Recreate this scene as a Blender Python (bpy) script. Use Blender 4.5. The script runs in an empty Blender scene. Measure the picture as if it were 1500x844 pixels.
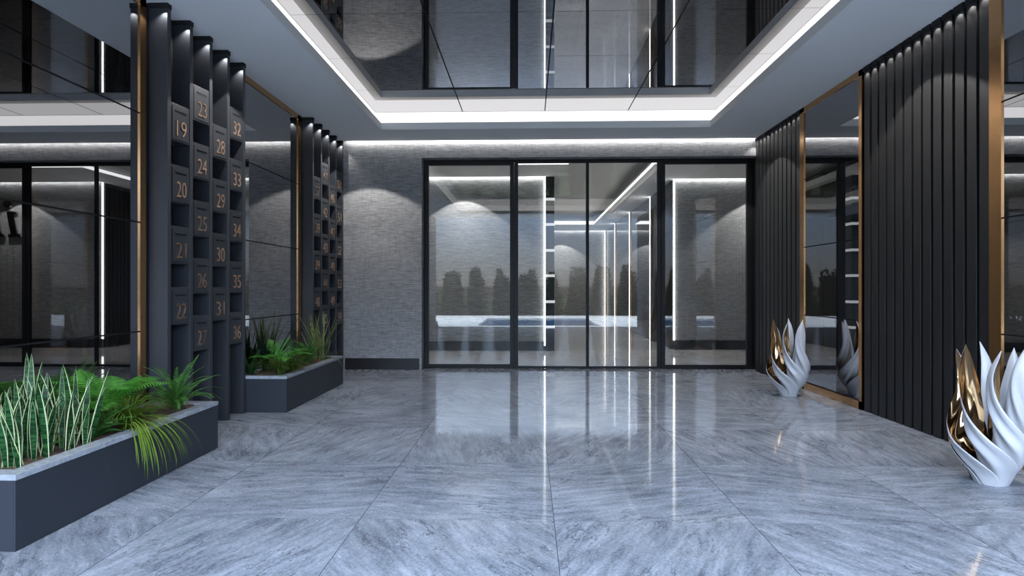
import bpy, bmesh, math, random
from mathutils import Vector, Matrix
R = random.Random(7)
PI = math.pi
sc = bpy.context.scene
COL = sc.collection

# ------------------------------------------------------------------ helpers
class MB:
    """collects faces, then links them as one mesh object"""
    def __init__(s):
        s.v = []; s.f = []; s.m = []
    def face(s, pts, mi=0):
        b = len(s.v); s.v += [tuple(p) for p in pts]
        s.f.append(tuple(range(b, b + len(pts)))); s.m.append(mi)
    def box(s, x0, x1, y0, y1, z0, z1, mi=0):
        b = len(s.v)
        s.v += [(x, y, z) for z in (z0, z1) for y in (y0, y1) for x in (x0, x1)]
        for q in ((0, 2, 3, 1), (4, 5, 7, 6), (0, 1, 5, 4), (2, 6, 7, 3), (0, 4, 6, 2), (1, 3, 7, 5)):
            s.f.append(tuple(b + i for i in q)); s.m.append(mi)
    def prism(s, poly, z0, z1, mi=0):
        """poly: ccw xy list"""
        n = len(poly); b = len(s.v)
        s.v += [(x, y, z0) for x, y in poly] + [(x, y, z1) for x, y in poly]
        s.f.append(tuple(b + i for i in reversed(range(n)))); s.m.append(mi)
        s.f.append(tuple(b + n + i for i in range(n))); s.m.append(mi)
        for i in range(n):
            j = (i + 1) % n
            s.f.append((b + i, b + j, b + n + j, b + n + i)); s.m.append(mi)
    def grid(s, rows, mi=0, closed=False):
        b = len(s.v); n = len(rows[0])
        for r in rows: s.v += [tuple(p) for p in r]
        for i in range(len(rows) - 1):
            for j in range(n - 1 + (1 if closed else 0)):
                k = (j + 1) % n
                s.f.append((b + i * n + j, b + i * n + k, b + (i + 1) * n + k, b + (i + 1) * n + j)); s.m.append(mi)
    def tube(s, pts, rad, n=6, mi=0):
        rows = []
        for i, p in enumerate(pts):
            p = Vector(p)
            d = (Vector(pts[min(i + 1, len(pts) - 1)]) - Vector(pts[max(i - 1, 0)])).normalized()
            a = d.orthogonal().normalized(); c = d.cross(a)
            r = rad[i] if isinstance(rad, (list, tuple)) else rad
            rows.append([p + a * r * math.cos(2 * PI * k / n) + c * r * math.sin(2 * PI * k / n) for k in range(n)])
        s.grid(rows, mi, True)
        s.face(list(reversed(rows[0])), mi); s.face(rows[-1], mi)
    def build(s, name, mats, parent=None, smooth=False, bevel=0, loc=None):
        me = bpy.data.meshes.new(name)
        me.from_pydata(s.v, [], s.f)
        for m in (mats if isinstance(mats, (list, tuple)) else [mats]): me.materials.append(m)
        me.polygons.foreach_set('material_index', s.m)
        if smooth: me.polygons.foreach_set('use_smooth', [True] * len(me.polygons))
        me.update()
        return link(name, me, parent, bevel, loc)

def link(name, me, parent=None, bevel=0, loc=None):
    o = bpy.data.objects.new(name, me); COL.objects.link(o)
    if parent: o.parent = parent
    if loc: o.location = loc
    if bevel:
        b = o.modifiers.new('Bevel', 'BEVEL'); b.width = bevel; b.segments = 2; b.limit_method = 'ANGLE'
    return o

def bx(name, mat, x0, x1, y0, y1, z0, z1, parent=None, bevel=0):
    m = MB(); m.box(x0, x1, y0, y1, z0, z1)
    return m.build(name, mat, parent, bevel=bevel)

def tag(o, label=None, cat=None, group=None, kind=None):
    if label: o['label'] = label
    if cat: o['category'] = cat
    if group: o['group'] = group
    if kind: o['kind'] = kind
    return o

def thing(name, label, cat, loc=(0, 0, 0), rz=0, group=None):
    o = bpy.data.objects.new(name, None); COL.objects.link(o)
    o.location = loc; o.rotation_euler = (0, 0, rz); o.empty_display_size = .1
    return tag(o, label, cat, group)

def S(o, label=None):
    o['kind'] = 'structure'
    if label: o['label'] = label
    return o

def spot(x, y, z, half, power, blend=.15, col=(1.0, .965, .93), rot=(0, 0, 0), size=.0):
    l = bpy.data.lights.new('downlight_or_fill', 'SPOT'); l.energy = power; l.spot_size = 2 * half; l.spot_blend = blend; l.color = col; l.shadow_soft_size = size
    o = bpy.data.objects.new('downlight_or_fill', l); COL.objects.link(o); o.location = (x, y, z); o.rotation_euler = rot
    return o

def text_mesh(body, size, extrude, sx=1.0):
    c = bpy.data.curves.new('t', 'FONT'); c.body = body; c.size = size; c.extrude = extrude
    c.align_x = 'CENTER'; c.align_y = 'CENTER'; c.resolution_u = 4; c.offset = -.0014
    o = bpy.data.objects.new('t', c); COL.objects.link(o)
    dg = bpy.context.evaluated_depsgraph_get(); dg.update()
    me = bpy.data.meshes.new_from_object(o.evaluated_get(dg))
    bpy.data.objects.remove(o); bpy.data.curves.remove(c)
    # stand it up: x stays, y -> z, normal -> -y
    for v in me.vertices:
        x, y, z = v.co; v.co = (x * sx, -z, y)
    return me

# ------------------------------------------------------------------ materials
def new_mat(name):
    m = bpy.data.materials.new(name); m.use_nodes = True
    nt = m.node_tree; nt.nodes.clear()
    out = nt.nodes.new('ShaderNodeOutputMaterial')
    return m, nt, out

def N(nt, t, **kw):
    n = nt.nodes.new(t)
    for k, v in kw.items():
        if k in n.inputs: n.inputs[k].default_value = v
        else: setattr(n, k, v)
    return n

def principled(name, col, rough=.5, metal=0, spec=.5, noise=None, bump=None, coat=0, trans=0):
    """noise: (scale, amount) mild colour variation; bump: (scale, strength)"""
    m, nt, out = new_mat(name)
    p = N(nt, 'ShaderNodeBsdfPrincipled', **{'Base Color': (*col, 1), 'Roughness': rough, 'Metallic': metal, 'Specular IOR Level': spec})
    if coat: p.inputs['Coat Weight'].default_value = coat; p.inputs['Coat Roughness'].default_value = .05
    nt.links.new(p.outputs[0], out.inputs[0])
    tc = N(nt, 'ShaderNodeTexCoord')
    if noise:
        n = N(nt, 'ShaderNodeTexNoise', Scale=noise[0], Detail=4.0)
        nt.links.new(tc.outputs['Object'], n.inputs['Vector'])
        mr = N(nt, 'ShaderNodeMapRange'); mr.inputs['To Min'].default_value = 1 - noise[1]; mr.inputs['To Max'].default_value = 1 + noise[1]
        nt.links.new(n.outputs['Fac'], mr.inputs['Value'])
        mx = N(nt, 'ShaderNodeVectorMath', operation='SCALE'); mx.inputs[0].default_value = col
        nt.links.new(mr.outputs[0], mx.inputs['Scale']); nt.links.new(mx.outputs[0], p.inputs['Base Color'])
    if bump:
        n = N(nt, 'ShaderNodeTexNoise', Scale=bump[0], Detail=3.0)
        nt.links.new(tc.outputs['Object'], n.inputs['Vector'])
        b = N(nt, 'ShaderNodeBump', Strength=bump[1], Distance=.01)
        nt.links.new(n.outputs['Fac'], b.inputs['Height']); nt.links.new(b.outputs[0], p.inputs['Normal'])
    return m

def emission(name, col, strength):
    m, nt, out = new_mat(name)
    e = N(nt, 'ShaderNodeEmission', Color=(*col, 1), Strength=strength)
    nt.links.new(e.outputs[0], out.inputs[0])
    return m

def ramp(nt, stops):
    r = N(nt, 'ShaderNodeValToRGB'); el = r.color_ramp.elements
    while len(el) > 1: el.remove(el[-1])
    el[0].position = stops[0][0]; el[0].color = (*stops[0][1], 1)
    for p, c in stops[1:]:
        e = el.new(p); e.color = (*c, 1)
    return r

def marble(name, c_lo, c_hi, c_vein, c_seam, x0, y0, tile, rough, seam_w=.0022, spec=.5, ctr=1.0):
    m, nt, out = new_mat(name); L = nt.links.new
    p = N(nt, 'ShaderNodeBsdfPrincipled', Roughness=rough, **{'Specular IOR Level': spec})
    L(p.outputs[0], out.inputs[0])
    tc = N(nt, 'ShaderNodeTexCoord'); sp = N(nt, 'ShaderNodeSeparateXYZ'); L(tc.outputs['Object'], sp.inputs[0])
    def M(op, a, b=None, c=None):
        n = N(nt, 'ShaderNodeMath', operation=op)
        for i, v in enumerate((a, b, c)):
            if v is None: continue
            if isinstance(v, (int, float)): n.inputs[i].default_value = v
            else: L(v, n.inputs[i])
        return n.outputs[0]
    gx = M('DIVIDE', M('SUBTRACT', sp.outputs[0], x0), tile); gy = M('DIVIDE', M('SUBTRACT', sp.outputs[1], y0), tile)
    ix = M('FLOOR', gx); iy = M('FLOOR', gy)
    fx = M('SUBTRACT', gx, ix); fy = M('SUBTRACT', gy, iy)
    cid = N(nt, 'ShaderNodeCombineXYZ'); L(ix, cid.inputs[0]); L(iy, cid.inputs[1])
    wn = N(nt, 'ShaderNodeTexWhiteNoise'); L(cid.outputs[0], wn.inputs['Vector'])
    # local coords in metres, centred, mirrored / turned tile by tile
    lx = M('MULTIPLY', M('SUBTRACT', fx, .5), tile); ly = M('MULTIPLY', M('SUBTRACT', fy, .5), tile)
    px = M('MODULO', M('ABSOLUTE', ix), 2.0); py = M('MODULO', M('ABSOLUTE', iy), 2.0)
    sx = M('SUBTRACT', M('MULTIPLY', px, 2.0), 1.0)
    lx = M('MULTIPLY', lx, sx)
    cv = N(nt, 'ShaderNodeCombineXYZ'); L(lx, cv.inputs[0]); L(ly, cv.inputs[1])
    # tiles of every other row carry the streaks across, the rest diagonally
    ang = M('ADD', M('MULTIPLY', py, .95), M('MULTIPLY', wn.outputs['Value'], .5))
    vr = N(nt, 'ShaderNodeVectorRotate', rotation_type='Z_AXIS'); L(cv.outputs[0], vr.inputs['Vector']); L(ang, vr.inputs['Angle'])
    off = N(nt, 'ShaderNodeVectorMath', operation='SCALE'); L(wn.outputs['Color'], off.inputs[0]); off.inputs['Scale'].default_value = 9.0
    ad = N(nt, 'ShaderNodeVectorMath', operation='ADD'); L(vr.outputs[0], ad.inputs[0]); L(off.outputs[0], ad.inputs[1])
    co = ad.outputs[0]
    # warp
    wnz = N(nt, 'ShaderNodeTexNoise', Scale=1.6, Detail=4.0); L(co, wnz.inputs['Vector'])
    wv = N(nt, 'ShaderNodeVectorMath', operation='MULTIPLY_ADD'); L(wnz.outputs['Color'], wv.inputs[0]); wv.inputs[1].default_value = (.16, .16, 0); L(co, wv.inputs[2])
    def mapped(src, scl):
        mp = N(nt, 'ShaderNodeMapping'); mp.inputs['Scale'].default_value = scl; L(src, mp.inputs['Vector']); return mp.outputs[0]
    n1 = N(nt, 'ShaderNodeTexNoise', Scale=1.0, Detail=8.0, Roughness=.65); L(mapped(wv.outputs[0], (3.0, 17, 1)), n1.inputs['Vector'])
    n2 = N(nt, 'ShaderNodeTexNoise', Scale=2.0, Detail=5.0, Roughness=.6); L(co, n2.inputs['Vector'])
    n3 = N(nt, 'ShaderNodeTexNoise', Scale=60.0, Detail=4.0, Roughness=.7); L(co, n3.inputs['Vector'])
    v = M('ADD', M('MULTIPLY', n1.outputs['Fac'], .42), M('ADD', M('MULTIPLY', n2.outputs['Fac'], .28), M('MULTIPLY', n3.outputs['Fac'], .30)))
    r = ramp(nt, [(.5 - .16 / ctr, c_lo), (.5 + .16 / ctr, c_hi)]); L(v, r.inputs['Fac'])
    # dark hair veins = ridge of stretched noise, only in patches
    n4 = N(nt, 'ShaderNodeTexNoise', Scale=1.0, Detail=6.0, Roughness=.6); L(mapped(wv.outputs[0], (2.4, 8.5, 1)), n4.inputs['Vector'])
    rid = M('ABSOLUTE', M('SUBTRACT', n4.outputs['Fac'], .5))
    vein = N(nt, 'ShaderNodeMapRange'); vein.inputs['From Min'].default_value = 0; vein.inputs['From Max'].default_value = .016; vein.inputs['To Min'].default_value = 1; vein.inputs['To Max'].default_value = 0
    L(rid, vein.inputs['Value'])
    n5 = N(nt, 'ShaderNodeTexNoise', Scale=2.4, Detail=2.0); L(co, n5.inputs['Vector'])
    pm = N(nt, 'ShaderNodeMapRange'); pm.inputs['From Min'].default_value = .42; pm.inputs['From Max'].default_value = .60; L(n5.outputs['Fac'], pm.inputs['Value'])
    vf = M('MULTIPLY', vein.outputs[0], pm.outputs[0])
    mx = N(nt, 'ShaderNodeMixRGB'); mx.inputs['Color2'].default_value = (*c_vein, 1); L(vf, mx.inputs['Fac']); L(r.outputs[0], mx.inputs['Color1'])
    # light flecks
    n6 = N(nt, 'ShaderNodeTexNoise', Scale=1.0, Detail=3.0); L(mapped(co, (26, 48, 1)), n6.inputs['Vector'])
    fl = N(nt, 'ShaderNodeMapRange'); fl.inputs['From Min'].default_value = .66; fl.inputs['From Max'].default_value = .76; fl.inputs['To Max'].default_value = .6; L(n6.outputs['Fac'], fl.inputs['Value'])
    mx1 = N(nt, 'ShaderNodeMixRGB'); mx1.inputs['Color2'].default_value = (min(1, c_hi[0] * 1.35), min(1, c_hi[1] * 1.35), min(1, c_hi[2] * 1.35), 1); L(fl.outputs[0], mx1.inputs['Fac']); L(mx.outputs[0], mx1.inputs['Color1'])
    # joints
    ex = M('MINIMUM', fx, M('SUBTRACT', 1.0, fx)); ey = M('MINIMUM', fy, M('SUBTRACT', 1.0, fy))
    jx = M('LESS_THAN', ex, seam_w / tile); jy = M('MULTIPLY', M('LESS_THAN', ey, seam_w * .7 / tile), .45)
    j = M('MAXIMUM', jx, jy)
    mx2 = N(nt, 'ShaderNodeMixRGB'); mx2.inputs['Color2'].default_value = (*c_seam, 1); L(j, mx2.inputs['Fac']); L(mx1.outputs[0], mx2.inputs['Color1'])
    L(mx2.outputs[0], p.inputs['Base Color'])
    ro = M('ADD', rough, M('MULTIPLY', n3.outputs['Fac'], .03)); L(ro, p.inputs['Roughness'])
    return m

def wallpaper(name, c0, c1):
    m, nt, out = new_mat(name); L = nt.links.new
    p = N(nt, 'ShaderNodeBsdfPrincipled', Roughness=.7, **{'Specular IOR Level': .25}); L(p.outputs[0], out.inputs[0])
    tc = N(nt, 'ShaderNodeTexCoord')
    def ns(scl, det):
        mp = N(nt, 'ShaderNodeMapping'); mp.inputs['Scale'].default_value = scl; L(tc.outputs['Object'], mp.inputs['Vector'])
        n = N(nt, 'ShaderNodeTexNoise', Scale=1.0, Detail=det, Roughness=.6); L(mp.outputs[0], n.inputs['Vector']); return n.outputs['Fac']
    a = ns((6, 6, 80), 4.0); b = ns((45, 45, 12), 2.0)
    ad = N(nt, 'ShaderNodeMath', operation='MULTIPLY_ADD'); L(b, ad.inputs[0]); ad.inputs[1].default_value = .28
    ml = N(nt, 'ShaderNodeMath', operation='MULTIPLY'); L(a, ml.inputs[0]); ml.inputs[1].default_value = .85; L(ml.outputs[0], ad.inputs[2])
    r = ramp(nt, [(.42, c0), (.76, c1)]); L(ad.outputs[0], r.inputs['Fac']); L(r.outputs[0], p.inputs['Base Color'])
    bp = N(nt, 'ShaderNodeBump', Strength=.5, Distance=.008); L(ad.outputs[0], bp.inputs['Height']); L(bp.outputs[0], p.inputs['Normal'])
    return m

def glass(name, fac, tint=(.93, .95, .95)):
    m, nt, out = new_mat(name); L = nt.links.new
    t = N(nt, 'ShaderNodeBsdfTransparent', Color=(*tint, 1)); g = N(nt, 'ShaderNodeBsdfGlossy', Roughness=0.0)
    g.inputs['Color'].default_value = (1, 1, 1, 1)
    lw = N(nt, 'ShaderNodeFresnel', IOR=1.3)
    ma = N(nt, 'ShaderNodeMath', operation='ADD'); ma.inputs[1].default_value = fac; ma.use_clamp = True; L(lw.outputs[0], ma.inputs[0])
    x = N(nt, 'ShaderNodeMixShader'); L(ma.outputs[0], x.inputs[0]); L(t.outputs[0], x.inputs[1]); L(g.outputs[0], x.inputs[2]); L(x.outputs[0], out.inputs[0])
    return m

def leafmat(name, c0, c1, rough=.4, band=None, spec=.15):
    """leaf with mild variation and some light passing through"""
    m, nt, out = new_mat(name); L = nt.links.new
    p = N(nt, 'ShaderNodeBsdfPrincipled', Roughness=rough, **{'Specular IOR Level': spec})
    tr = N(nt, 'ShaderNodeBsdfTranslucent')
    tc = N(nt, 'ShaderNodeTexCoord'); n = N(nt, 'ShaderNodeTexNoise', Scale=band or 9.0, Detail=3.0)
    if band:
        mp = N(nt, 'ShaderNodeMapping'); mp.inputs['Scale'].default_value = (.25, .25, 1.6); L(tc.outputs['Object'], mp.inputs[0]); L(mp.outputs[0], n.inputs['Vector'])
        r = ramp(nt, [(.44, c0), (.56, c1)])
    else:
        L(tc.outputs['Object'], n.inputs['Vector']); r = ramp(nt, [(.3, c0), (.7, c1)])
    L(n.outputs['Fac'], r.inputs['Fac']); L(r.outputs[0], p.inputs['Base Color']); L(r.outputs[0], tr.inputs['Color'])
    x = N(nt, 'ShaderNodeMixShader'); x.inputs[0].default_value = .25
    L(p.outputs[0], x.inputs[1]); L(tr.outputs[0], x.inputs[2]); L(x.outputs[0], out.inputs[0])
    return m

M = dict(
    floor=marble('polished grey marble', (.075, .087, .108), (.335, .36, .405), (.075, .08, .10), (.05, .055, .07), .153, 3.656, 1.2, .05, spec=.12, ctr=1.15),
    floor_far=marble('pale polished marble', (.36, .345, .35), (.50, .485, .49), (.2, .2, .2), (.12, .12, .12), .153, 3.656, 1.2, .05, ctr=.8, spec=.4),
    wall=wallpaper('woven grey wallpaper', (.19, .19, .192), (.41, .41, .415)),
    ceil=principled('matt ceiling paint', (.88, .87, .85), .8, spec=.2, noise=(1.5, .02)),
    white=principled('white cove paint', (.82, .82, .83), .7, spec=.2, noise=(2, .01)),
    mirror=principled('smoked mirror', (.40, .40, .41), .008, 1, noise=(.4, .01)),
    char=principled('charcoal lacquer', (.028, .031, .037), .42, spec=.45, noise=(6, .06)),
    charbox=principled('charcoal mailbox lacquer', (.032, .035, .041), .45, spec=.45, noise=(9, .06)),
    planter=principled('slate blue planter panel', (.021, .025, .033), .5, spec=.4, noise=(4, .06)),
    void=principled('black shadow gap', (.004, .004, .005), .8, noise=(5, .1)),
    slat=principled('black slat lacquer', (.0095, .0095, .010), .42, spec=.4, noise=(5, .08)),
    black=principled('black aluminium', (.006, .006, .007), .4, spec=.25, noise=(8, .08)),
    skirt=principled('black skirting', (.012, .012, .014), .35, spec=.5, noise=(8, .08)),
    brass=principled('brushed brass', (.62, .34, .15), .22, 1, noise=(14, .08)),
    bronze=principled('polished bronze numerals', (.78, .52, .36), .3, 1, noise=(25, .06)),
    gold=principled('polished dark gold', (.42, .27, .14), .10, 1, noise=(3, .05)),
    ceramic=principled('matt white ceramic', (.50, .51, .535), .36, spec=.4, noise=(5, .02)),
    stone=principled('grey stone coping', (.30, .32, .35), .22, noise=(28, .55)),
    soil=principled('brown bark mulch', (.07, .04, .024), .95, noise=(60, .7), bump=(70, 1.0)),
    led=emission('cool white strip light', (1.0, .985, .97), 22),
    cove_glow=emission('cove wall glow', (1.0, .985, .99), 1.02),
    led_soft=emission('soft strip light', (1.0, .985, .97), 1.7),
    led_v=emission('vertical strip light', (1.0, .985, .97), 5),
    led_bar=emission('light bar', (.95, .96, 1.0), .55),
    glass=glass('clear glazing', .045),
    darkglass=principled('dark tinted glass', (.20, .22, .25), .02, 1, noise=(.5, .01)),
    deck=principled('white terrace stone', (.36, .335, .30), .8, spec=.05, noise=(3, .05)),
    pool=principled('pool water', (.03, .09, .17), .05, noise=(2, .1), bump=(5, .15)),
    ground=principled('dry lawn', (.025, .03, .015), 1.0, spec=0, noise=(6, .3)),
    trunk=principled('tree bark', (.06, .045, .035), .9, noise=(12, .3)),
    treeleaf=leafmat('conifer foliage', (.008, .010, .006), (.028, .032, .018), 1.0, spec=0.0),
    sleaf=leafmat('snake plant leaf', (.006, .03, .010), (.028, .10, .030), .35, band=48),
    smargin=leafmat('snake plant margin', (.45, .52, .26), (.62, .68, .40), .4),
    fern=leafmat('bright fern', (.035, .18, .018), (.10, .36, .045), .4),
    fernd=leafmat('dark fern', (.010, .035, .012), (.025, .075, .022), .45),
    ferns=leafmat('sword fern', (.025, .10, .018), (.07, .22, .035), .45),
    grass=leafmat('drooping grass blade', (.05, .10, .010), (.16, .25, .03), .45),
    grassd=leafmat('short grass blade', (.03, .07, .012), (.10, .17, .03), .5),
    stem=leafmat('plant stem', (.06, .13, .03), (.10, .2, .05), .5),
    dracaena=leafmat('dark spiky leaf', (.006, .013, .009), (.014, .03, .016), .4),
    palegrass=leafmat('pale tall leaf', (.10, .13, .04), (.26, .29, .12), .45),
    letter=principled('dark bronze letter', (.02, .017, .013), .3, 1, noise=(6, .1)),
    letter_edge=principled('bright letter edge', (.8, .8, .8), .25, 1, noise=(6, .05)),
)

# ------------------------------------------------------------------ camera
cam_d = bpy.data.cameras.new('camera'); cam = bpy.data.objects.new('camera', cam_d); COL.objects.link(cam)
cam_d.sensor_width = 36; cam_d.lens = 870 / 1500 * 36; cam_d.clip_start = .05; cam_d.clip_end = 300
cam.location = (0, 0, 1.4325); cam.rotation_euler = (PI / 2, 0, math.atan(25.2 / 870))
sc.camera = cam

# ------------------------------------------------------------------ shell of the hall
CH = 4.0
YW, YF = 10.365, 10.557
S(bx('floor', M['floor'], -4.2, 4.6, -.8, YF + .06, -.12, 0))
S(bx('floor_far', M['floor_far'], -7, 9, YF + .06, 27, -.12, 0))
S(bx('wall_left', M['void'], -3.62, -3.46, -.8, YW, 0, 4.36))
S(bx('wall_right', M['void'], 3.97, 4.12, -.8, YF + .2, 0, 4.36))
m = MB()
m.box(-3.46, -1.885, YW, YF + .04, 0, 4.25); m.box(-1.885, 3.955, YW, YF + .04, 3.715, 4.25)
S(m.build('wall_back', M['wall']))
S(bx('baseboard_back', M['skirt'], -3.24, -1.925, YW - .012, YW, 0, .2, bevel=.003))

# ceiling with the recessed tray
TX0, TX1, TY0, TY1 = -2.40, 2.89, .6, 9.56
CB = YW - .075
m = MB()
for a in ((-3.46, TX0, -.8, CB), (TX1, 3.97, -.8, CB), (TX0, TX1, -.8, TY0), (TX0, TX1, TY1, CB)):
    m.box(*a, CH, CH + .11)
S(m.build('ceiling', M['ceil']))
cx0, cx1, cy0, cy1, ZM = TX0 - .13, TX1 + .13, TY0 - .13, TY1 + .13, 4.316
m = MB()
m.box(cx0 - .05, cx0, cy0 - .05, cy1 + .05, CH + .112, ZM + .04); m.box(cx1, cx1 + .05, cy0 - .05, cy1 + .05, CH + .112, ZM + .04)
m.box(cx0, cx1, cy0 - .05, cy0, CH + .112, ZM + .04); m.box(cx0, cx1, cy1, cy1 + .05, CH + .112, ZM + .04)
S(m.build('trim_1', M['white']))                       # white cove walls round the tray
S(bx('trim_2', M['white'], -3.46, 3.97, CB - .2, YW, CH + .235, CH + .255))
m = MB()                                               # mirrored panels of the tray with open joints
xs = [cx0, -1.087, .2545, 1.603, cx1]; ys = [cy0 + 1.195 * k for k in range(0, 8)]
ys = [8.59 - 1.195 * k for k in range(7, -1, -1)]; ys = [cy0] + [y for y in ys if y > cy0 + .1] + [cy1]
for i in range(4):
    for j in range(len(ys) - 1):
        m.box(xs[i] + .008, xs[i + 1] - .008, ys[j] + .0025, ys[j + 1] - .0025, ZM, ZM + .01)
S(m.build('ceiling_mirror', M['mirror']))
S(bx('ceiling_top', M['void'], -3.6, 4.1, -.8, YF + .1, ZM + .045, ZM + .12))
bx('ceiling_mirror_backing', M['void'], cx0, cx1, cy0, cy1, ZM + .012, ZM + .03)['kind'] = 'structure'

def led(name, mat, *a):
    o = bx(name, mat, *a); return o
m = MB()                                               # emissive skin puts the glow of hidden strips onto the cove walls
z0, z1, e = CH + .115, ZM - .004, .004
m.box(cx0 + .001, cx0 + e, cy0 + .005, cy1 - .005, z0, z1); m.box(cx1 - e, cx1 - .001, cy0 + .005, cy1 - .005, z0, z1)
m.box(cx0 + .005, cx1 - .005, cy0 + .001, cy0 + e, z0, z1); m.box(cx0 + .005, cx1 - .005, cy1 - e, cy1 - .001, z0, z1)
tag(m.build('light_or_glow_strip', M['cove_glow']), 'white glow put into the cove wall round the edge of the recessed mirrored ceiling', 'light strip')
m = MB(); m.box(-3.2, 3.93, CB + .001, CB + .008, CH + .02, CH + .05)
tag(m.build('light_or_glow_strip', M['led']), 'white strip light glowing along the top of the woven grey back wall', 'light strip')

# ------------------------------------------------------------------ glazed screen: two sidelights, two sliding leaves
def frame_bars(name, bars, parent=None, bevel=.003):
    m = MB()
    for b in bars: m.box(*b)
    return m.build(name, M['black'], parent, bevel=bevel)
YG0, YG1 = YF, YF + .06
w1 = S(frame_bars('window_1', [(-1.88, -1.795, YG0, YG1, 0, 3.72), (-.342, -.27, YG0, YG1, 0, 3.62), (-1.795, -.27, YG0, YG1, 3.62, 3.72), (-1.795, -.342, YG0, YG1, 0, .075)]))
bx('window_pane', M['glass'], -1.795, -.342, YF + .025, YF + .035, .075, 3.62, w1)
w2 = S(frame_bars('window_2', [(2.332, 2.40, YG0, YG1, 0, 3.62), (3.825, 3.955, YG0, YG1, 0, 3.72), (2.332, 3.825, YG0, YG1, 3.62, 3.72), (2.40, 3.825, YG0, YG1, 0, .075)]))
bx('window_pane', M['glass'], 2.40, 3.825, YF + .025, YF + .035, .075, 3.62, w2)
S(frame_bars('trim_3', [(-.27, 2.332, YG0, YG1, 3.68, 3.72)]))      # running track over the leaves
d1 = S(frame_bars('door_1', [(-.268, -.197, YG0 + .01, YG1, 0.004, 3.678), (1.007, 1.033, YG0 + .01, YG1, .004, 3.678), (-.197, 1.007, YG0 + .01, YG1, 3.655, 3.678), (-.197, 1.007, YG0 + .01, YG1, .004, .045)]))
bx('door_pane', M['glass'], -.197, 1.007, YF + .03, YF + .04, .045, 3.655, d1)
d2 = S(frame_bars('door_2', [(1.035, 1.061, YG0 + .01, YG1, .004, 3.678), (2.263, 2.33, YG0 + .01, YG1, .004, 3.678), (1.061, 2.263, YG0 + .01, YG1, 3.655, 3.678), (1.061, 2.263, YG0 + .01, YG1, .004, .045)]))
bx('door_pane', M['glass'], 1.061, 2.263, YF + .03, YF + .04, .045, 3.655, d2)

# ------------------------------------------------------------------ wall mirrors with brass edging
JZ = (0, 1.05, 2.01, 2.97, 3.93)
def wall_mirror(label, side, x, y0, y1, foot, rails):
    """side -1: glass faces +X, side 1: glass faces -X; rails = brass uprights as (y0, y1)"""
    t = thing('wall_mirror', label, 'mirror', (x, (y0 + y1) / 2, 0), 0, 'smoked wall mirrors')
    cy = (y0 + y1) / 2
    d = -side
    def b(name, mat, proud, back, ya, yb, za, zb):
        xa, xb = sorted((d * proud, -d * back))
        return bx(name, mat, xa, xb, ya - cy, yb - cy, za, zb, t)
    b('backing', M['void'], -.008, .03, y0, y1, 0.002, CH - .002)
    zz = list(JZ); zz[0] = foot
    for i in range(4):
        b('mirror_panel', M['mirror'], 0, .006, y0, y1, zz[i] + (.007 if i else .004), zz[i + 1] - .007)
    for ya, yb in rails: b('brass_upright', M['brass'], .012, .02, ya, yb, 0.002, CH - .002)
    b('brass_head', M['brass'], .012, .02, y0, y1, 3.925, CH - .002)
    if foot > .02: b('brass_foot', M['brass'], .012, .02, y0, y1, 0.002, foot - .012)
    return t
XL, XR = -3.42, 3.90
wall_mirror('smoked mirror wall panel left of the nearer mailbox bank, behind the snake plant', -1, XL, 1.2, 5.19, .012, [(5.11, 5.19), (1.2, 1.28)])
wall_mirror('smoked mirror wall panel between the two mailbox banks', -1, XL, 6.725, 8.79, .012, [(8.67, 8.79), (6.725, 6.76)])
wall_mirror('brass framed smoked mirror between the two black slatted panels', 1, XR, 7.065, 8.655, .11, [(8.53, 8.655), (7.065, 7.13)])
wall_mirror('brass framed smoked mirror at the right edge, behind the nearer vase', 1, XR, 2.6, 5.14, .11, [(5.01, 5.14), (2.6, 2.7)])

# ------------------------------------------------------------------ black slatted panels on the right
def slat_panel(label, y0, y1, n):
    t = thing('slat_panel', label, 'wall panel', (XR, (y0 + y1) / 2, 0), 0, 'black slatted wall panels')
    bx('panel_back', M['void'], .035, .065, y0 - (y0 + y1) / 2, y1 - (y0 + y1) / 2, .002, CH - .002, t)
    p = (y1 - y0) / n
    first = None
    for i in range(n):
        ya = -(y1 - y0) / 2 + p * i
        if first is None:
            m = MB(); m.prism([(-.004, .002), (.033, .002), (.033, p - .034), (-.004, p - .034)], .002, 3.945)
            first = m.build('slat', M['slat'], t, bevel=.003); s = first
            m = MB(); m.box(-.018, .033, -.003, p - .029, 3.947, CH - .003)
            cap0 = m.build('slat_cap', M['void'], s)
            s.location = (0, ya, 0)
        else:
            s = first.copy(); COL.objects.link(s); s.parent = t; s.location = (0, ya, 0)
            c = cap0.copy(); COL.objects.link(c); c.parent = s
    for i in range(n): spot(XR - .032, y0 + p * (i + .4), 3.935, 1.0, 3.0, .8)
slat_panel('tall black slatted wall panel beside the nearer vase', 5.145, 7.06, 13)
slat_panel('black slatted wall panel next to the glass screen, behind the farther vase', 8.66, 10.36, 11)

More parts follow.
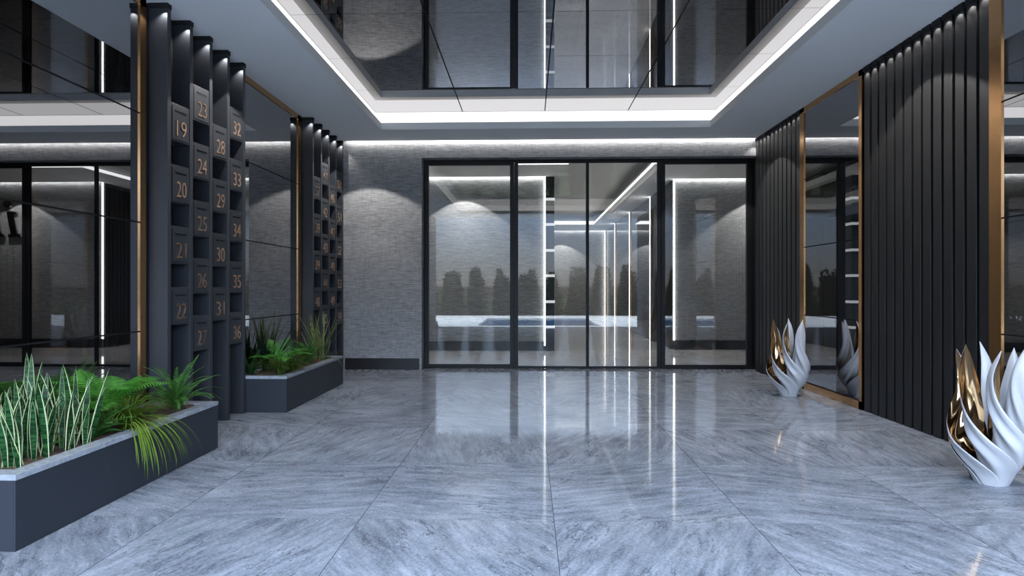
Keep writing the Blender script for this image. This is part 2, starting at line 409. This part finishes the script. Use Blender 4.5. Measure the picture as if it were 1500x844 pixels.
# ------------------------------------------------------------------ mailbox banks
PITCH, FT, XT = .354, .055, -3.25
BOXW = math.hypot(.045, .297); BANG = math.atan2(.297, .045)
proto_box = None
def mailbox(num, x, y, z, label):
    """stands in the corner between two fins; local x runs along its slanted front"""
    global proto_box
    ca, sa = math.cos(-BANG), math.sin(-BANG)
    def loc(px, py): return (px * ca - py * sa, px * sa + py * ca)
    t = thing('mailbox', label, 'mailbox', (x, y, z), BANG, 'numbered charcoal mailboxes')
    if proto_box is None:
        poly = [loc(0.0015, .0015), loc(.0445, .2950), loc(-.115, .2950), loc(-.115, .0015)]
        a = MB(); a.prism(poly, 0, .352)
        body = a.build('box_body', M['charbox'], t, bevel=.003)
        door = bx('door', M['charbox'], .075, BOXW - .016, -.006, .004, .018, .325, t, bevel=.002)
        slot = bx('mail_slot', M['void'], .115, BOXW - .05, -.008, .0, .268, .283, t)
        hood = bx('slot_hood', M['charbox'], .11, BOXW - .045, -.012, -.004, .284, .290, t)
        proto_box = [body, door, slot, hood]
    else:
        for p in proto_box:
            c = p.copy(); COL.objects.link(c); c.parent = t
    me = text_mesh(str(num), .205, .003)
    xs_ = [v.co.x for v in me.vertices]; zs_ = [v.co.z for v in me.vertices]
    kx = .126 / (max(xs_) - min(xs_)); kz = .146 / (max(zs_) - min(zs_)); zc_ = (max(zs_) + min(zs_)) / 2; xc_ = (max(xs_) + min(xs_)) / 2
    for v in me.vertices: v.co.x = (v.co.x - xc_) * kx; v.co.z = (v.co.z - zc_) * kz
    me.materials.append(M['bronze'])
    link('numerals', me, t, 0, (BOXW * .625, -.009, .128))
    return t

COLS = [(4, 2.795), (5, 3.083), (4, 2.795), (5, 3.083)]
PLACE = ['topmost', 'second from the top', 'third from the top', 'fourth from the top', 'fifth from the top']
CN = ['first', 'second', 'third', 'fourth']
def bank(y_first, num, label, where):
    yc = y_first + 2 * PITCH
    t = thing('mailbox_bank', label, 'mailbox frame', (XT, yc, 0), 0, 'fin framed mailbox banks')
    bx('back_panel', M['void'], -.205, -.168, -2 * PITCH - FT, 2 * PITCH, .002, CH - .003, t)
    f0 = None
    for k in range(5):
        y = (k - 2) * PITCH
        if f0 is None:
            f0 = bx('fin', M['char'], -.167, 0, -FT, 0, .002, 3.953, t, bevel=.003)
            c0 = bx('fin_cap', M['void'], -.167, .005, -FT - .004, .002, 3.955, CH - .003, f0)
            f0.location = (0, y, 0)
        else:
            f = f0.copy(); COL.objects.link(f); f.parent = t; f.location = (0, y, 0)
            c = c0.copy(); COL.objects.link(c); c.parent = f
        spot(XT - .02, y_first + k * PITCH - FT - .03, 3.93, 1.0, 5.0, .8)
    for c, (n, zb) in enumerate(COLS):
        for i in range(n):
            z = zb - .5685 * i
            mailbox(num, XT - .050, y_first + c * PITCH + .0015, z,
                    f'charcoal mailbox numbered {num} in bronze, {PLACE[i]} in the {CN[c]} column, {where} bank')
            num += 1
bank(5.30, 19, 'tall charcoal fin frame holding mailboxes 19 to 36, between the two planters', 'nearer')
bank(8.885, 37, 'tall charcoal fin frame holding mailboxes 37 to 54, against the grey back wall', 'farther')

# ------------------------------------------------------------------ planters
def planter(label, y0, y1, joints):
    x0, x1 = -3.40, -2.785
    yc = (y0 + y1) / 2
    t = thing('planter', label, 'planter', ((x0 + x1) / 2, yc, 0), 0, 'long slate planters')
    hx = (x1 - x0) / 2; hy = (y1 - y0) / 2
    bx('planter_core', M['void'], -hx + .01, hx - .012, -hy + .012, hy - .012, .002, .37, t)
    ys = [-hy] + [j - yc for j in joints] + [hy]
    for a, b in zip(ys, ys[1:]):
        bx('side_panel', M['planter'], hx - .012, hx, a + (.0015 if a > -hy else 0), b - (.0015 if b < hy else 0), .002, .386, t, bevel=.0012)
    bx('end_panel', M['planter'], -hx, hx - .0125, -hy, -hy + .012, .002, .386, t, bevel=.0012)
    bx('end_panel', M['planter'], -hx, hx - .0125, hy - .012, hy, .002, .386, t, bevel=.0012)
    m = MB(); r = .095; o = .004
    X0, X1, Y0, Y1 = -hx, hx + o, -hy - o * .5, hy
    outer = [(X0, Y0), (X1, Y0), (X1, Y1), (X0, Y1)]; inner = [(X0 + .05, Y0 + r), (X1 - r, Y0 + r), (X1 - r, Y1 - r), (X0 + .05, Y1 - r)]
    for i in range(4):
        j = (i + 1) % 4
        m.prism([outer[i], outer[j], inner[j], inner[i]], .387, .42)
    m.build('stone_coping', M['stone'], t, bevel=.002)
    rows = []
    for i in range(40):
        rows.append([(-hx + .05 + (2 * hx - .145) * j / 12, -hy + r + (2 * hy - 2 * r) * i / 39, .388 + R.uniform(0, .022)) for j in range(13)])
    g = MB(); g.grid(rows); g.build('soil', M['soil'], t, smooth=False)
planter('slate blue planter with stone coping in the left foreground', 3.141, 5.238, (3.842, 4.563))
planter('slate blue planter with stone coping between the mailbox banks', 6.735, 8.815, (7.43, 8.12))
ZS = .395

# ------------------------------------------------------------------ plants
def blade(m, base, az, length, lean, droop, w, n=8, mi=0, margin=None, fold=.25, power=1.4, wfun=None, roll=0):
    """leaf strip growing from base; lean = start angle from vertical, droop = extra bend to the tip"""
    p = Vector(base); ds = length / n
    out = Vector((math.cos(az), math.sin(az), 0)); side = Vector((-math.sin(az), math.cos(az), 0))
    if roll: side = (side * math.cos(roll) + out * math.sin(roll))
    rows = []; rm = []
    for i in range(n + 1):
        s = i / n
        a = lean + droop * s ** power
        d = out * math.sin(a) + Vector((0, 0, 1)) * math.cos(a)
        nn = out * math.cos(a) - Vector((0, 0, 1)) * math.sin(a)
        ww = w * (wfun(s) if wfun else (math.sin(PI * min(1, .12 + .88 * s)) ** .7 if s < 1 else 0))
        rows.append([p + side * ww + nn * (-ww * fold), p + side * ww * (.80 if margin is not None else .5), p, p - side * ww * (.80 if margin is not None else .5), p - side * ww + nn * (-ww * fold)])
        p = p + d * ds
    if margin is None:
        m.grid([[r[0], r[2], r[4]] for r in rows], mi)
    else:
        m.grid([r[0:2] for r in rows], margin); m.grid([r[3:5] for r in rows], margin)
        m.grid([r[1:4] for r in rows], mi)

def frond(m, base, az, length, lean, droop, plen, npin, mi=0, stem=0, pw=.011, bare=.25, pdroop=.5, pexp=.75, yaw=.9):
    """pinnate fern frond"""
    n = 24; p = Vector(base); ds = length / n
    out = Vector((math.cos(az), math.sin(az), 0)); side = Vector((-math.sin(az), math.cos(az), 0))
    P = []; D = []
    for i in range(n + 1):
        a = lean + droop * (i / n) ** 1.3
        d = out * math.sin(a) + Vector((0, 0, 1)) * math.cos(a)
        P.append(p.copy()); D.append(d); p = p + d * ds
    m.tube(P[::3], [.0045 * (1 - .75 * i / len(P[::3])) for i in range(len(P[::3]))], 4, stem)
    for k in range(npin):
        s = bare + (1 - bare) * (k + .5) / npin
        f = s * n; i = min(int(f), n - 1); q = P[i].lerp(P[i + 1], f - i); d = D[i]
        nn = side.cross(d).normalized()
        u = (s - bare) / (1 - bare)
        L = plen * max(.10, (math.sin(PI * min(1, .20 + .80 * u)) ** pexp)) * R.uniform(.92, 1.05)
        for sg in (-1, 1):
            dr = (side * sg * yaw + d * (1.15 - yaw + .25 * u)).normalized()
            pts = []
            c = q.copy(); steps = 4
            wv = d.cross(dr).cross(dr).normalized() if False else (d - dr * d.dot(dr)).normalized()
            row = []
            for t_ in range(steps + 1):
                ww = pw * (1 - (t_ / steps) ** 2) ** .6 if t_ else pw * .5
                row.append([c + wv * ww, c - wv * ww])
                dd = (dr + Vector((0, 0, -1)) * pdroop * (t_ / steps)).normalized()
                c = c + dd * (L / steps)
            m.grid(row, mi)

def plant(name, label, x, y, z=ZS, cat='plant'):
    return thing(name, label, cat, (x, y, z))
def put(m, name, mats, t, smooth=True):
    """leaves stop short of the mirror behind the planter"""
    lim = XL + .028 - t.location.x
    m.v = [((x if x > lim + .06 else lim + .06 * math.exp((x - lim - .06) / .06)), y, z) for x, y, z in m.v]
    return m.build(name, mats, t, smooth=smooth)

# snake plant in the left foreground: every leaf its own part
def snake_plant(label, x, y, leaves):
    t = plant('snake_plant', label, x, y)
    for (dx, dy, az, L, lean, droop, w) in leaves:
        m = MB()
        blade(m, (dx, dy, 0), az, L, lean, droop, w, 14, 0, 1, .25, 1.2, lambda s: (.55 + .45 * min(1, s * 2.6)) * (1 - max(0, s - .45) ** 1.6 / .55 ** 1.6) ** .75 if s < 1 else 0)
        put(m, 'leaf', [M['sleaf'], M['smargin']], t)
lv = []
rr = random.Random(3)
for k in range(66):
    dy = rr.uniform(-.26, .36); dx = rr.uniform(-.18, .17)
    L = rr.uniform(.32, .54)
    if k in (2, 9): L = .64
    if k in (4, 13, 20): L = .56
    az = rr.uniform(-PI, PI)
    lv.append((dx, dy, az, L, rr.uniform(.02, .28), rr.uniform(.02, .34), rr.uniform(.016, .026)))
snake_plant('large snake plant with yellow edged banded leaves in the left foreground planter', -3.07, 3.56, lv)

# bright fern
def fern(label, x, y, specs, mat, name='fern', plen=.12, npin=20, pw=.009, **kw):
    t = plant(name, label, x, y)
    for (az, L, lean, droop) in specs:
        m = MB(); frond(m, (R.uniform(-.015, .015), R.uniform(-.015, .015), 0), az, L, lean, droop, plen * (.8 + .5 * L), npin, 0, 1, pw, **kw)
        put(m, 'frond', [mat, M['stem']], t, False)
    return t
D2 = math.radians
fern('bright green fern with broad arching fronds in the left foreground planter', -3.16, 4.33,
     [(D2(-95), .56, .25, 1.75), (D2(-55), .56, .35, 1.9), (D2(75), .62, .35, 1.55), (D2(20), .60, .30, 1.6), (D2(-15), .52, .2, 1.3), (D2(175), .5, .1, .9), (D2(-150), .52, .3, 1.4), (D2(120), .52, .25, 1.3), (D2(48), .45, .1, 1.1), (D2(-75), .42, .6, 1.5), (D2(-115), .60, .15, 1.5), (D2(-35), .60, .2, 1.7)],
     M['fern'], plen=.150, npin=21, pw=.0058, bare=.34)
fern('bright green fern in the middle of the farther planter', -3.05, 7.2,
     [(D2(-100), .50, .25, 1.9), (D2(-60), .48, .3, 2.0), (D2(60), .55, .3, 1.8), (D2(10), .5, .25, 1.9), (D2(-20), .46, .2, 1.5), (D2(150), .48, .1, 1.0), (D2(100), .56, .2, 1.2), (D2(-140), .5, .4, 1.7)],
     M['fern'], plen=.115, npin=20, pw=.005, bare=.34)
# sword ferns
def sword(label, x, y, n, L0, L1, mat, seed, az0=-PI, az1=PI, plen=.026, lean=(.1, .8), dr=(.6, 1.5)):
    q = random.Random(seed)
    sp = [(q.uniform(az0, az1), q.uniform(L0, L1), q.uniform(*lean), q.uniform(*dr)) for _ in range(n)]
    return fern(label, x, y, sp, mat, 'sword_fern', plen, 24, .0042, bare=.10, pdroop=.25, pexp=.35, yaw=1.05)
sword('green sword fern at the mailbox end of the left foreground planter', -3.0, 4.96, 60, .26, .50, M['ferns'], 5, lean=(.05, .9), dr=(.5, 1.9))
sword('dark sword fern at the back of the left foreground planter, against the mirror', -3.30, 3.98, 14, .30, .50, M['fernd'], 8, plen=.05)
sword('low dark green fern under the bright fern in the left foreground planter', -3.0, 3.98, 34, .18, .36, M['ferns'], 9, lean=(.3, 1.1), plen=.04)
sword('dark fern behind the snake plant in the left foreground planter', -3.28, 3.66, 18, .25, .45, M['fernd'], 33, plen=.05)
sword('dark feathery shrub at the near corner of the farther planter', -3.30, 6.93, 16, .20, .42, M['fernd'], 12, plen=.05)
sword('leafy green fern below the pale tall plant in the farther planter', -3.03, 8.02, 50, .24, .50, M['ferns'], 14, plen=.035)
sword('dark sword fern behind the drooping grass in the left foreground planter', -3.28, 4.72, 12, .25, .42, M['fernd'], 21, plen=.045)

# grasses
def grass(label, x, y, n, L0, L1, w, mat, seed, lean=(.05, .6), dr=(1.0, 2.4), extra=(), name='ornamental_grass'):
    q = random.Random(seed)
    t = plant(name, label, x, y)
    m = MB()
    for _ in range(n):
        blade(m, (q.uniform(-.02, .02), q.uniform(-.02, .02), 0), q.uniform(-PI, PI), q.uniform(L0, L1), q.uniform(*lean), q.uniform(*dr), w * q.uniform(.7, 1.2), 10, 0, None, .35, 1.1)
    for (az, L, ln, dp, ww) in extra:
        blade(m, (q.uniform(-.02, .02), q.uniform(-.02, .02), 0), az, L, ln, dp, ww, 16, 0, None, .35, .62)
    put(m, 'leaves', mat, t)
q = random.Random(31)
hang = [(q.uniform(-.8, .5), q.uniform(.48, .70), q.uniform(.35, .70), q.uniform(2.4, 2.75), .0042) for _ in range(40)]
grass('olive green grass drooping over the front of the left foreground planter', -2.94, 4.25, 230, .24, .46, .0038, M['grass'], 4, extra=hang)
grass('short olive grass tuft at the near end of the farther planter', -2.95, 6.97, 150, .20, .42, .005, M['grassd'], 6, lean=(.1, .7))
grass('short olive grass tuft under the bright fern of the farther planter', -2.94, 7.30, 150, .20, .40, .005, M['grassd'], 7, lean=(.1, .7))
grass('single drooping strap leaf plant by the far corner of the farther planter', -2.93, 8.55, 5, .15, .3, .008, M['grassd'], 17, lean=(.3, .9),
      extra=[(D2(-30), .36, .8, 1.9, .009), (D2(-50), .30, .9, 1.7, .008)], name='strap_leaf_plant')

def spiky(name, label, x, y, n, L0, L1, w, mat, seed, lean, dr, spread=.05):
    q = random.Random(seed); t = plant(name, label, x, y)
    for _ in range(n):
        m = MB()
        blade(m, (q.uniform(-spread, spread), q.uniform(-spread, spread), 0), q.uniform(-PI, PI), q.uniform(L0, L1), q.uniform(*lean), q.uniform(*dr), w * q.uniform(.8, 1.2), 10, 0, None, .3, 1.2)
        put(m, 'leaf', mat, t)
spiky('dracaena', 'dark spiky dracaena rising against the mirror in the farther planter', -3.26, 7.30, 30, .38, .82, .020, M['dracaena'], 2, (.02, .75), (.0, .25))
spiky('yucca', 'pale tall plant with thin twisting leaves at the far end of the farther planter', -3.03, 8.48, 44, .36, .80, .008, M['palegrass'], 11, (.02, .48), (.05, .6), .09)

# ------------------------------------------------------------------ flame vases
def interp(tab, s):
    for (a, va), (b, vb) in zip(tab, tab[1:]):
        if s <= b:
            u = (s - a) / (b - a); u = u * u * (3 - 2 * u) if len(tab) < 3 else u
            return va + (vb - va) * u
    return tab[-1][1]
def smooth_tab(tab, s):
    # Catmull-Rom through the table
    n = len(tab)
    for i in range(n - 1):
        if s <= tab[i + 1][0] or i == n - 2:
            x0, y0 = tab[i]; x1, y1 = tab[i + 1]
            xm, ym = tab[i - 1] if i else (2 * x0 - x1, 2 * y0 - y1); xp, yp = tab[i + 2] if i + 2 < n else (2 * x1 - x0, 2 * y1 - y0)
            m0 = (y1 - ym) / (x1 - xm); m1 = (yp - y0) / (xp - x0); h = x1 - x0; u = (s - x0) / h
            return (2 * u**3 - 3 * u**2 + 1) * y0 + (u**3 - 2 * u**2 + u) * h * m0 + (-2 * u**3 + 3 * u**2) * y1 + (u**3 - u**2) * h * m1
VR = [(0, .085), (.08, .120), (.18, .180), (.30, .215), (.42, .192), (.55, .165), (.70, .150), (.85, .165), (1, .205)]
VW = [(0, .080), (.08, .100), (.16, .118), (.28, .122), (.40, .104), (.52, .082), (.66, .064), (.80, .050), (.92, .027), (1, .0)]
VP = [(0, 0), (.10, -.22), (.22, -.62), (.36, -1.08), (.50, -1.40), (.65, -1.58), (.82, -1.56), (1, -1.25)]
VB = [(0, .30), (.15, .36), (.30, .62), (.50, 1.20), (.70, 1.72), (.85, 1.95), (1, 1.95)]
VH = 1.02
def petal_mesh(phi0, dz, hs):
    m = MB(); ns, nv = 44, 12
    def grid_pts(off):
        rows = []
        for i in range(ns + 1):
            s = i / ns
            r = smooth_tab(VR, s); w = max(0.0008, smooth_tab(VW, s)) if s < 1 else .0008
            ph = phi0 + smooth_tab(VP, s); b = smooth_tab(VB, s); z = VH * hs * s
            e = Vector((math.cos(ph), math.sin(ph), 0)); tg = Vector((-math.sin(ph), math.cos(ph), 0))
            cr = tg * math.cos(b) + e * math.sin(b); nn = (e * math.cos(b) - tg * math.sin(b))
            row = []
            for j in range(nv + 1):
                v = -1 + 2 * j / nv
                # cross-section follows the round of the bowl; two soft creases like folded cloth
                curve = -w * .75 * v * v + .015 * math.sin(v * 7.5 + 1.0) * math.sin(PI * min(1, s * 1.15)) * (1 if off > 0 else .4)
                th = .011 * (1 - .65 * v * v) * (1 if off > 0 else -1) * min(1, (1 - s) * 6 + .25)
                row.append(Vector((0, 0, z)) + e * r + cr * (w * v) + nn * (curve + th))
            rows.append(row)
        return rows
    A = grid_pts(1); B = grid_pts(-1)
    m.grid(A, 0); m.grid([list(reversed(r)) for r in B], 1)
    m.grid([[b, a] for a, b in zip([r[0] for r in A], [r[0] for r in B])], 0)
    m.grid([[a, b] for a, b in zip([r[-1] for r in A], [r[-1] for r in B])], 0)
    m.grid([B[0], A[0]], 0); m.grid([A[-1], B[-1]], 0)
    return m
def vase(label, x, y, rz):
    t = thing('flame_vase', label, 'vase', (x, y, 0), rz, 'white and gold flame vases')
    n = 6
    for k in range(n):
        hs = (1, .97, 1.0, .95, 1.0, .97)[k]
        m = petal_mesh(2 * PI * k / n, 0, hs)
        o = m.build('petal', [M['ceramic'], M['gold']], t, smooth=True)
        o.location = (0, 0, .001)
    # closed foot
    m = MB(); rows = []
    for z, r in ((.0, .02), (.001, .085), (.02, .10), (.06, .112), (.10, .128), (.108, .115), (.06, .09), (.04, .02)):
        rows.append([(r * math.cos(2 * PI * k / 36), r * math.sin(2 * PI * k / 36), z + .001) for k in range(36)])
    m.grid(rows, 0, True); m.build('foot', M['gold'], t, smooth=True)
vase('white and gold flame vase cut off by the right edge, nearer of the two', 3.39, 4.47, D2(22))
vase('white and gold flame vase standing beside the framed mirror, farther of the two', 3.44, 8.00, D2(18))

# ------------------------------------------------------------------ room beyond the glass
YP, YQ = 13.575, 13.95
S(bx('wall_far', M['wall'], -7, 4, 26.4, 26.55, 0, 4.5))
w = S(bx('wall_far_left', M['wall'], -7, .335, YP, 26.3, 0, 4.25))
bx('skirting', M['skirt'], -7, .335, YP - .03, YP - .001, 0, .215, w)
bx('light_or_glow_strip', M['led'], -7, .33, YP - .073, YP - .066, CH - .02, CH + .02, w)
m = MB(); m.box(.340, .368, YP - .045, YP - .02, .12, CH - .02)
m.build('light_or_glow_strip', M['led_v'], w)
col = thing('pillar', 'dark pillar with glowing white bars seen through the left glass door', 'pillar', (.471, 13.6, 0))
bx('pillar_body', M['slat'], -.1, .1, -.07, 1.2, .002, CH - .002, col, bevel=.003)
for z in (.546, 1.121, 1.712, 2.288, 2.879, 3.454):
    bx('light_bar', M['led_bar'], -.097, .112, -.078, .30, z - .03, z + .03, col)
S(bx('wall_far_side', M['slat'], .336, .57, 14.81, 26.3, 0, 4.25))
w = S(bx('wall_far_right', M['wall'], 3.40, 9, YQ, 27, 0, 4.25))
bx('skirting', M['skirt'], 3.39, 9, YQ - .03, YQ - .001, 0, .215, w)
bx('light_or_glow_strip', M['led'], 3.39, 9, YQ - .073, YQ - .066, CH - .02, CH + .02, w)
bx('light_or_glow_strip', M['led_v'], 3.356, 3.386, YQ - .03, YQ - .002, .215, CH - .01, w)
m = MB()
yy = 13.99
while yy < 16.15:
    m.box(3.345, 3.385, yy, yy + .14, .002, CH - .05); yy += .165
tag(m.build('slat_panel', M['slat']), 'black slatted side of the far right wall behind the glass door post', 'wall panel')
edges = [16.62, 20.02, 23.42, 26.35]
ps = 16.40
for i, e in enumerate(edges):
    t = thing('glass_panel', ['narrow brass and light upright nearest behind the right glass door post', 'second dark glass wall panel along the far corridor', 'third dark glass wall panel along the far corridor', 'farthest dark glass wall panel, next to the end wall'][i], 'wall panel', (3.385, (ps + e) / 2, 0), 0, 'dark glass corridor panels')
    c = (ps + e) / 2
    if i:
        bx('glass_sheet', M['darkglass'], -.004, .012, edges[i - 1] + .12 - c, e - .1 - c, .01, CH - .03, t)
    bx('brass_fin', M['brass'], -.03, .012, e - .16 - c, e - .05 - c, .002, CH - .01, t)
    bx('light_or_glow_strip', M['led_v'], -.028, .012, e - .04 - c, e + .06 - c, .02, CH - .01, t)
    ps = e
# ceilings beyond: upper soffit and dropped slabs with lit edges
S(bx('ceiling_far', M['ceil'], -7, 9, YF + .105, 27, 4.42, 4.5))
CF = 3.965
m = MB()
m.box(-7, .81, 12.24, YP - .075, CF, CF + .14); m.box(2.57, 9, 12.24, YQ - .075, CF, CF + .14)
m.box(.572, .81, YP - .075, 23.8, CF, CF + .14); m.box(2.57, 3.40, YQ - .075, 23.8, CF, CF + .14)
m.box(.572, 3.40, 23.8, 26.32, CF, CF + .14)
S(m.build('ceiling_far_drop', M['ceil']))
m = MB(); z0, z1 = CF + .012, CF + .075
m.box(-7, .81, 12.233, 12.239, z0, z1); m.box(2.57, 9, 12.233, 12.239, z0, z1)
m.box(2.563, 2.569, 12.24, 23.8, z0, z1); m.box(.811, 2.569, 23.793, 23.799, z0, z1 + .06)
tag(m.build('light_or_glow_strip', M['led_soft']), 'white strip light round the dropped ceiling of the room beyond the glass', 'light strip')
m = MB(); m.box(.58, 3.38, 26.325, 26.332, CH + .02, CH + .05)
tag(m.build('light_or_glow_strip', M['led']), 'white strip light along the top of the end wall of the far corridor', 'light strip')
S(bx('wall_far_end_left', M['wall'], -7.1, -7, YF + .06, YP, 0, 4.5)); S(bx('wall_far_end_right', M['wall'], 9, 9.1, YF + .06, YQ, 0, 4.5))
m = MB(); m.box(-7, -3.62, YF + .04, YF + .1, 0, 4.5); m.box(4.12, 9, YF + .04, YF + .1, 0, 4.5); m.box(-3.62, 4.12, YF + .045, YF + .1, 3.73, 4.5); m.box(-3.62, -1.89, YF + .045, YF + .1, 0, 3.73)
S(m.build('wall_far_front', M['wall']))

# italic metal letters on the right far wall (seen in the smoked mirror)
def poly_letter(polys, name, label, x, z):
    t = thing(name, label, 'sign letter', (x, YQ - .03, z), 0, 'metal letters of the far wall sign')
    face = MB(); edge = MB()
    for pl in polys:
        def pr(o, y0, y1, sc_):
            cx = sum(p[0] for p in pl) / len(pl); cz = sum(p[1] for p in pl) / len(pl)
            q_ = [(cx + (p[0] - cx) * sc_[0] + (sc_[2] if p[0] > cx else -sc_[2]), cz + (p[1] - cz) * sc_[1] + (sc_[2] if p[1] > cz else -sc_[2])) for p in pl]
            n = len(q_); b = len(o.v)
            o.v += [(a, y0, c_) for a, c_ in q_] + [(a, y1, c_) for a, c_ in q_]
            o.f += [tuple(b + i for i in range(n)), tuple(b + n + i for i in reversed(range(n)))]; o.m += [0, 0]
            for i in range(n):
                j = (i + 1) % n; o.f.append((b + i, b + n + i, b + n + j, b + j)); o.m.append(0)
        pr(face, -.045, -.02, (1, 1, 0)); pr(edge, -.019, .026, (1, 1, .012))
    face.build('letter_face', M['letter'], t); edge.build('letter_edge', M['letter_edge'], t)
def sl(pts): return [(x + .22 * z, z) for x, z in pts]
i_stem = sl([(-.075, .06), (.055, .06), (.055, .60), (-.075, .60)])
foot = sl([(-.15, .0), (.15, .0), (.13, .06), (-.13, .06)]); head = sl([(-.15, .56), (-.075, .56), (-.075, .60), (-.15, .585)])
dot = [(.19 + .085 * math.cos(a), .79 + .085 * math.sin(a)) for a in [2 * PI * k / 16 for k in range(16)]]
poly_letter([i_stem, foot, head, dot], 'sign_letter', 'italic metal letter i of the wall sign reflected at the left edge of the mirror', 5.50, 2.66)
n_pol = [sl([(-.075, .06), (.055, .06), (.055, .60), (-.075, .60)]), sl([(-.15, .0), (.12, .0), (.10, .06), (-.13, .06)]), sl([(-.15, .56), (-.075, .56), (-.075, .60), (-.15, .585)]),
         sl([(.055, .44), (.055, .50), (.17, .585), (.28, .60), (.36, .585), (.30, .52), (.20, .51)]), sl([(.29, .06), (.42, .06), (.42, .50), (.36, .585), (.29, .54)]), sl([(.22, .0), (.50, .0), (.48, .06), (.24, .06)])]
poly_letter(n_pol, 'sign_letter', 'italic metal letter n of the wall sign beside the letter i', 5.90, 2.66)

# ------------------------------------------------------------------ terrace behind the viewer (shows in the glass)
m = MB()
for a in ((-14, 14, -1.6, -.8), (-14, -2.0, -7.2, -1.6), (2.7, 14, -7.2, -1.6), (-14, 14, -10, -7.2)):
    m.box(*a, -.13, -.012)
S(m.build('terrace', M['deck']))
S(bx('pool_water', M['pool'], -2.0, 2.7, -7.2, -1.6, -.3, -.06))
S(bx('lawn', M['ground'], -40, 40, -60, -10, -.13, -.03))
def tree(label, x, y, h, r, seed, cone):
    q = random.Random(seed)
    t = thing('tree', label, 'tree', (x, y, -.03), 0, 'trees beyond the terrace')
    m = MB(); m.tube([(0, 0, 0), (.02, 0, h * .4), (0, .02, h * .9)], [.09, .06, .02], 7); m.build('trunk', M['trunk'], t)
    m = MB()
    sp_ = [(q.uniform(-.45, .45) * r, q.uniform(-.3, .3) * r, h * q.uniform(.72, 1.0), r * q.uniform(.45, .62)) for _ in range(5)] + [(0, 0, h * .78, r)]
    for _ in range(2800):
        ox, oy, hh, rr0 = q.choice(sp_)
        u = q.random() ** 1.3; z = hh * u
        rr_ = rr0 * ((1 - u) ** (.6 if cone else .4)) * math.sqrt(q.uniform(.2, 1)) * q.uniform(.7, 1.15)
        a = q.uniform(0, 2 * PI); c = Vector((ox + rr_ * math.cos(a), oy + rr_ * math.sin(a), z))
        d = Vector((math.cos(a), math.sin(a), q.uniform(.2, 1.4))).normalized() * q.uniform(.12, .26); s = d.orthogonal().normalized() * q.uniform(.03, .06)
        if q.random() < .5: s = d.cross(s).normalized() * s.length
        m.face([c - s, c + s * .4 + d * .5, c + d, c - s * 1.3 + d * .5])
    m.build('foliage', M['treeleaf'], t)
q = random.Random(5); k = 0
xk = -8.0
WH = ['first', 'second', 'third', 'fourth', 'fifth', 'sixth', 'seventh', 'eighth', 'ninth', 'tenth', 'eleventh', 'twelfth', 'thirteenth', 'fourteenth', 'fifteenth', 'sixteenth', 'seventeenth', 'eighteenth']
while xk < 9 and k < 18:
    h = q.uniform(2.2, 2.95); r = q.uniform(.62, .70)
    tree(f'{"pointed" if k % 2 else "rounded"} dark evergreen beyond the pool, {WH[k]} in the row reflected in the glass', xk, -10.35 + q.uniform(-.15, .05), h, r, 40 + k, bool(k % 2))
    xk += 1.32; k += 1

# ------------------------------------------------------------------ light
w = bpy.data.worlds.new('dusk sky'); sc.world = w; w.use_nodes = True
nt = w.node_tree; nt.nodes.clear(); L = nt.links.new
out = nt.nodes.new('ShaderNodeOutputWorld'); bg = nt.nodes.new('ShaderNodeBackground')
tc = nt.nodes.new('ShaderNodeTexCoord'); sp = nt.nodes.new('ShaderNodeSeparateXYZ'); L(tc.outputs['Generated'], sp.inputs[0])
r = ramp(nt, [(0, (.25, .24, .22)), (.005, (.80, .79, .78)), (.05, (.80, .92, 1.08)), (.12, (.72, 1.0, 1.45)), (.28, (8.2, 10, 13)), (1, (10, 12.8, 17))])
L(sp.outputs[2], r.inputs['Fac']); L(r.outputs[0], bg.inputs['Color']); bg.inputs['Strength'].default_value = 1.0
L(bg.outputs[0], out.inputs[0])

def down(x, y, p, z=CH - .012):
    spot(x, y, z, D2(50), p, .12); spot(x, y, z, D2(33), p * .35, .25)
P = 80
down(-2.78, 6.10, P); down(-2.78, 9.44, P); down(-2.78, 2.6, P); down(3.30, 5.88, P * 1.7); down(3.30, 9.44, P * 1.5); down(3.30, 2.4, P)
for a in ((-1.49, 12.97), (5.3, 13.36), (1.43, 25.7), (-4.6, 12.97)): down(*a, 85, CF - .012)
for y in (15.2, 18.4, 21.7): spot(3.0, y, CF - .01, .7, 30, .7)
for x in (-4.5, -1.5, 1.7, 4.9): spot(x, 12.0, 4.4, .62, 95, .7, rot=(-.18, 0, 0), size=.1)  # added fill spots, brighten the room beyond the glass
for y in (14, 17, 20, 23): spot(1.7, y, 4.4, 0.75, 210, .7, size=.1)  # more added fill along the far corridor, no fittings modelled
sun = bpy.data.lights.new('terrace_fill_sun', 'SUN'); sun.energy = 4.0; sun.angle = .05; sun.color = (1, .95, .88)  # added sun lamp, brightens the terrace so it bounces onto the ceiling
so = bpy.data.objects.new('terrace_fill_sun', sun); COL.objects.link(so); so.rotation_euler = (-.70, 0, .1)

# ------------------------------------------------------------------ view
vs = sc.view_settings
vs.view_transform = 'Standard'; vs.look = 'None'; vs.exposure = .55; vs.gamma = 1; vs.use_curve_mapping = False
cy = sc.cycles
cy.use_denoising = True; cy.caustics_reflective = False; cy.caustics_refractive = False; cy.max_bounces = 10; cy.glossy_bounces = 6; cy.diffuse_bounces = 4; cy.transparent_max_bounces = 12; cy.sample_clamp_indirect = 6
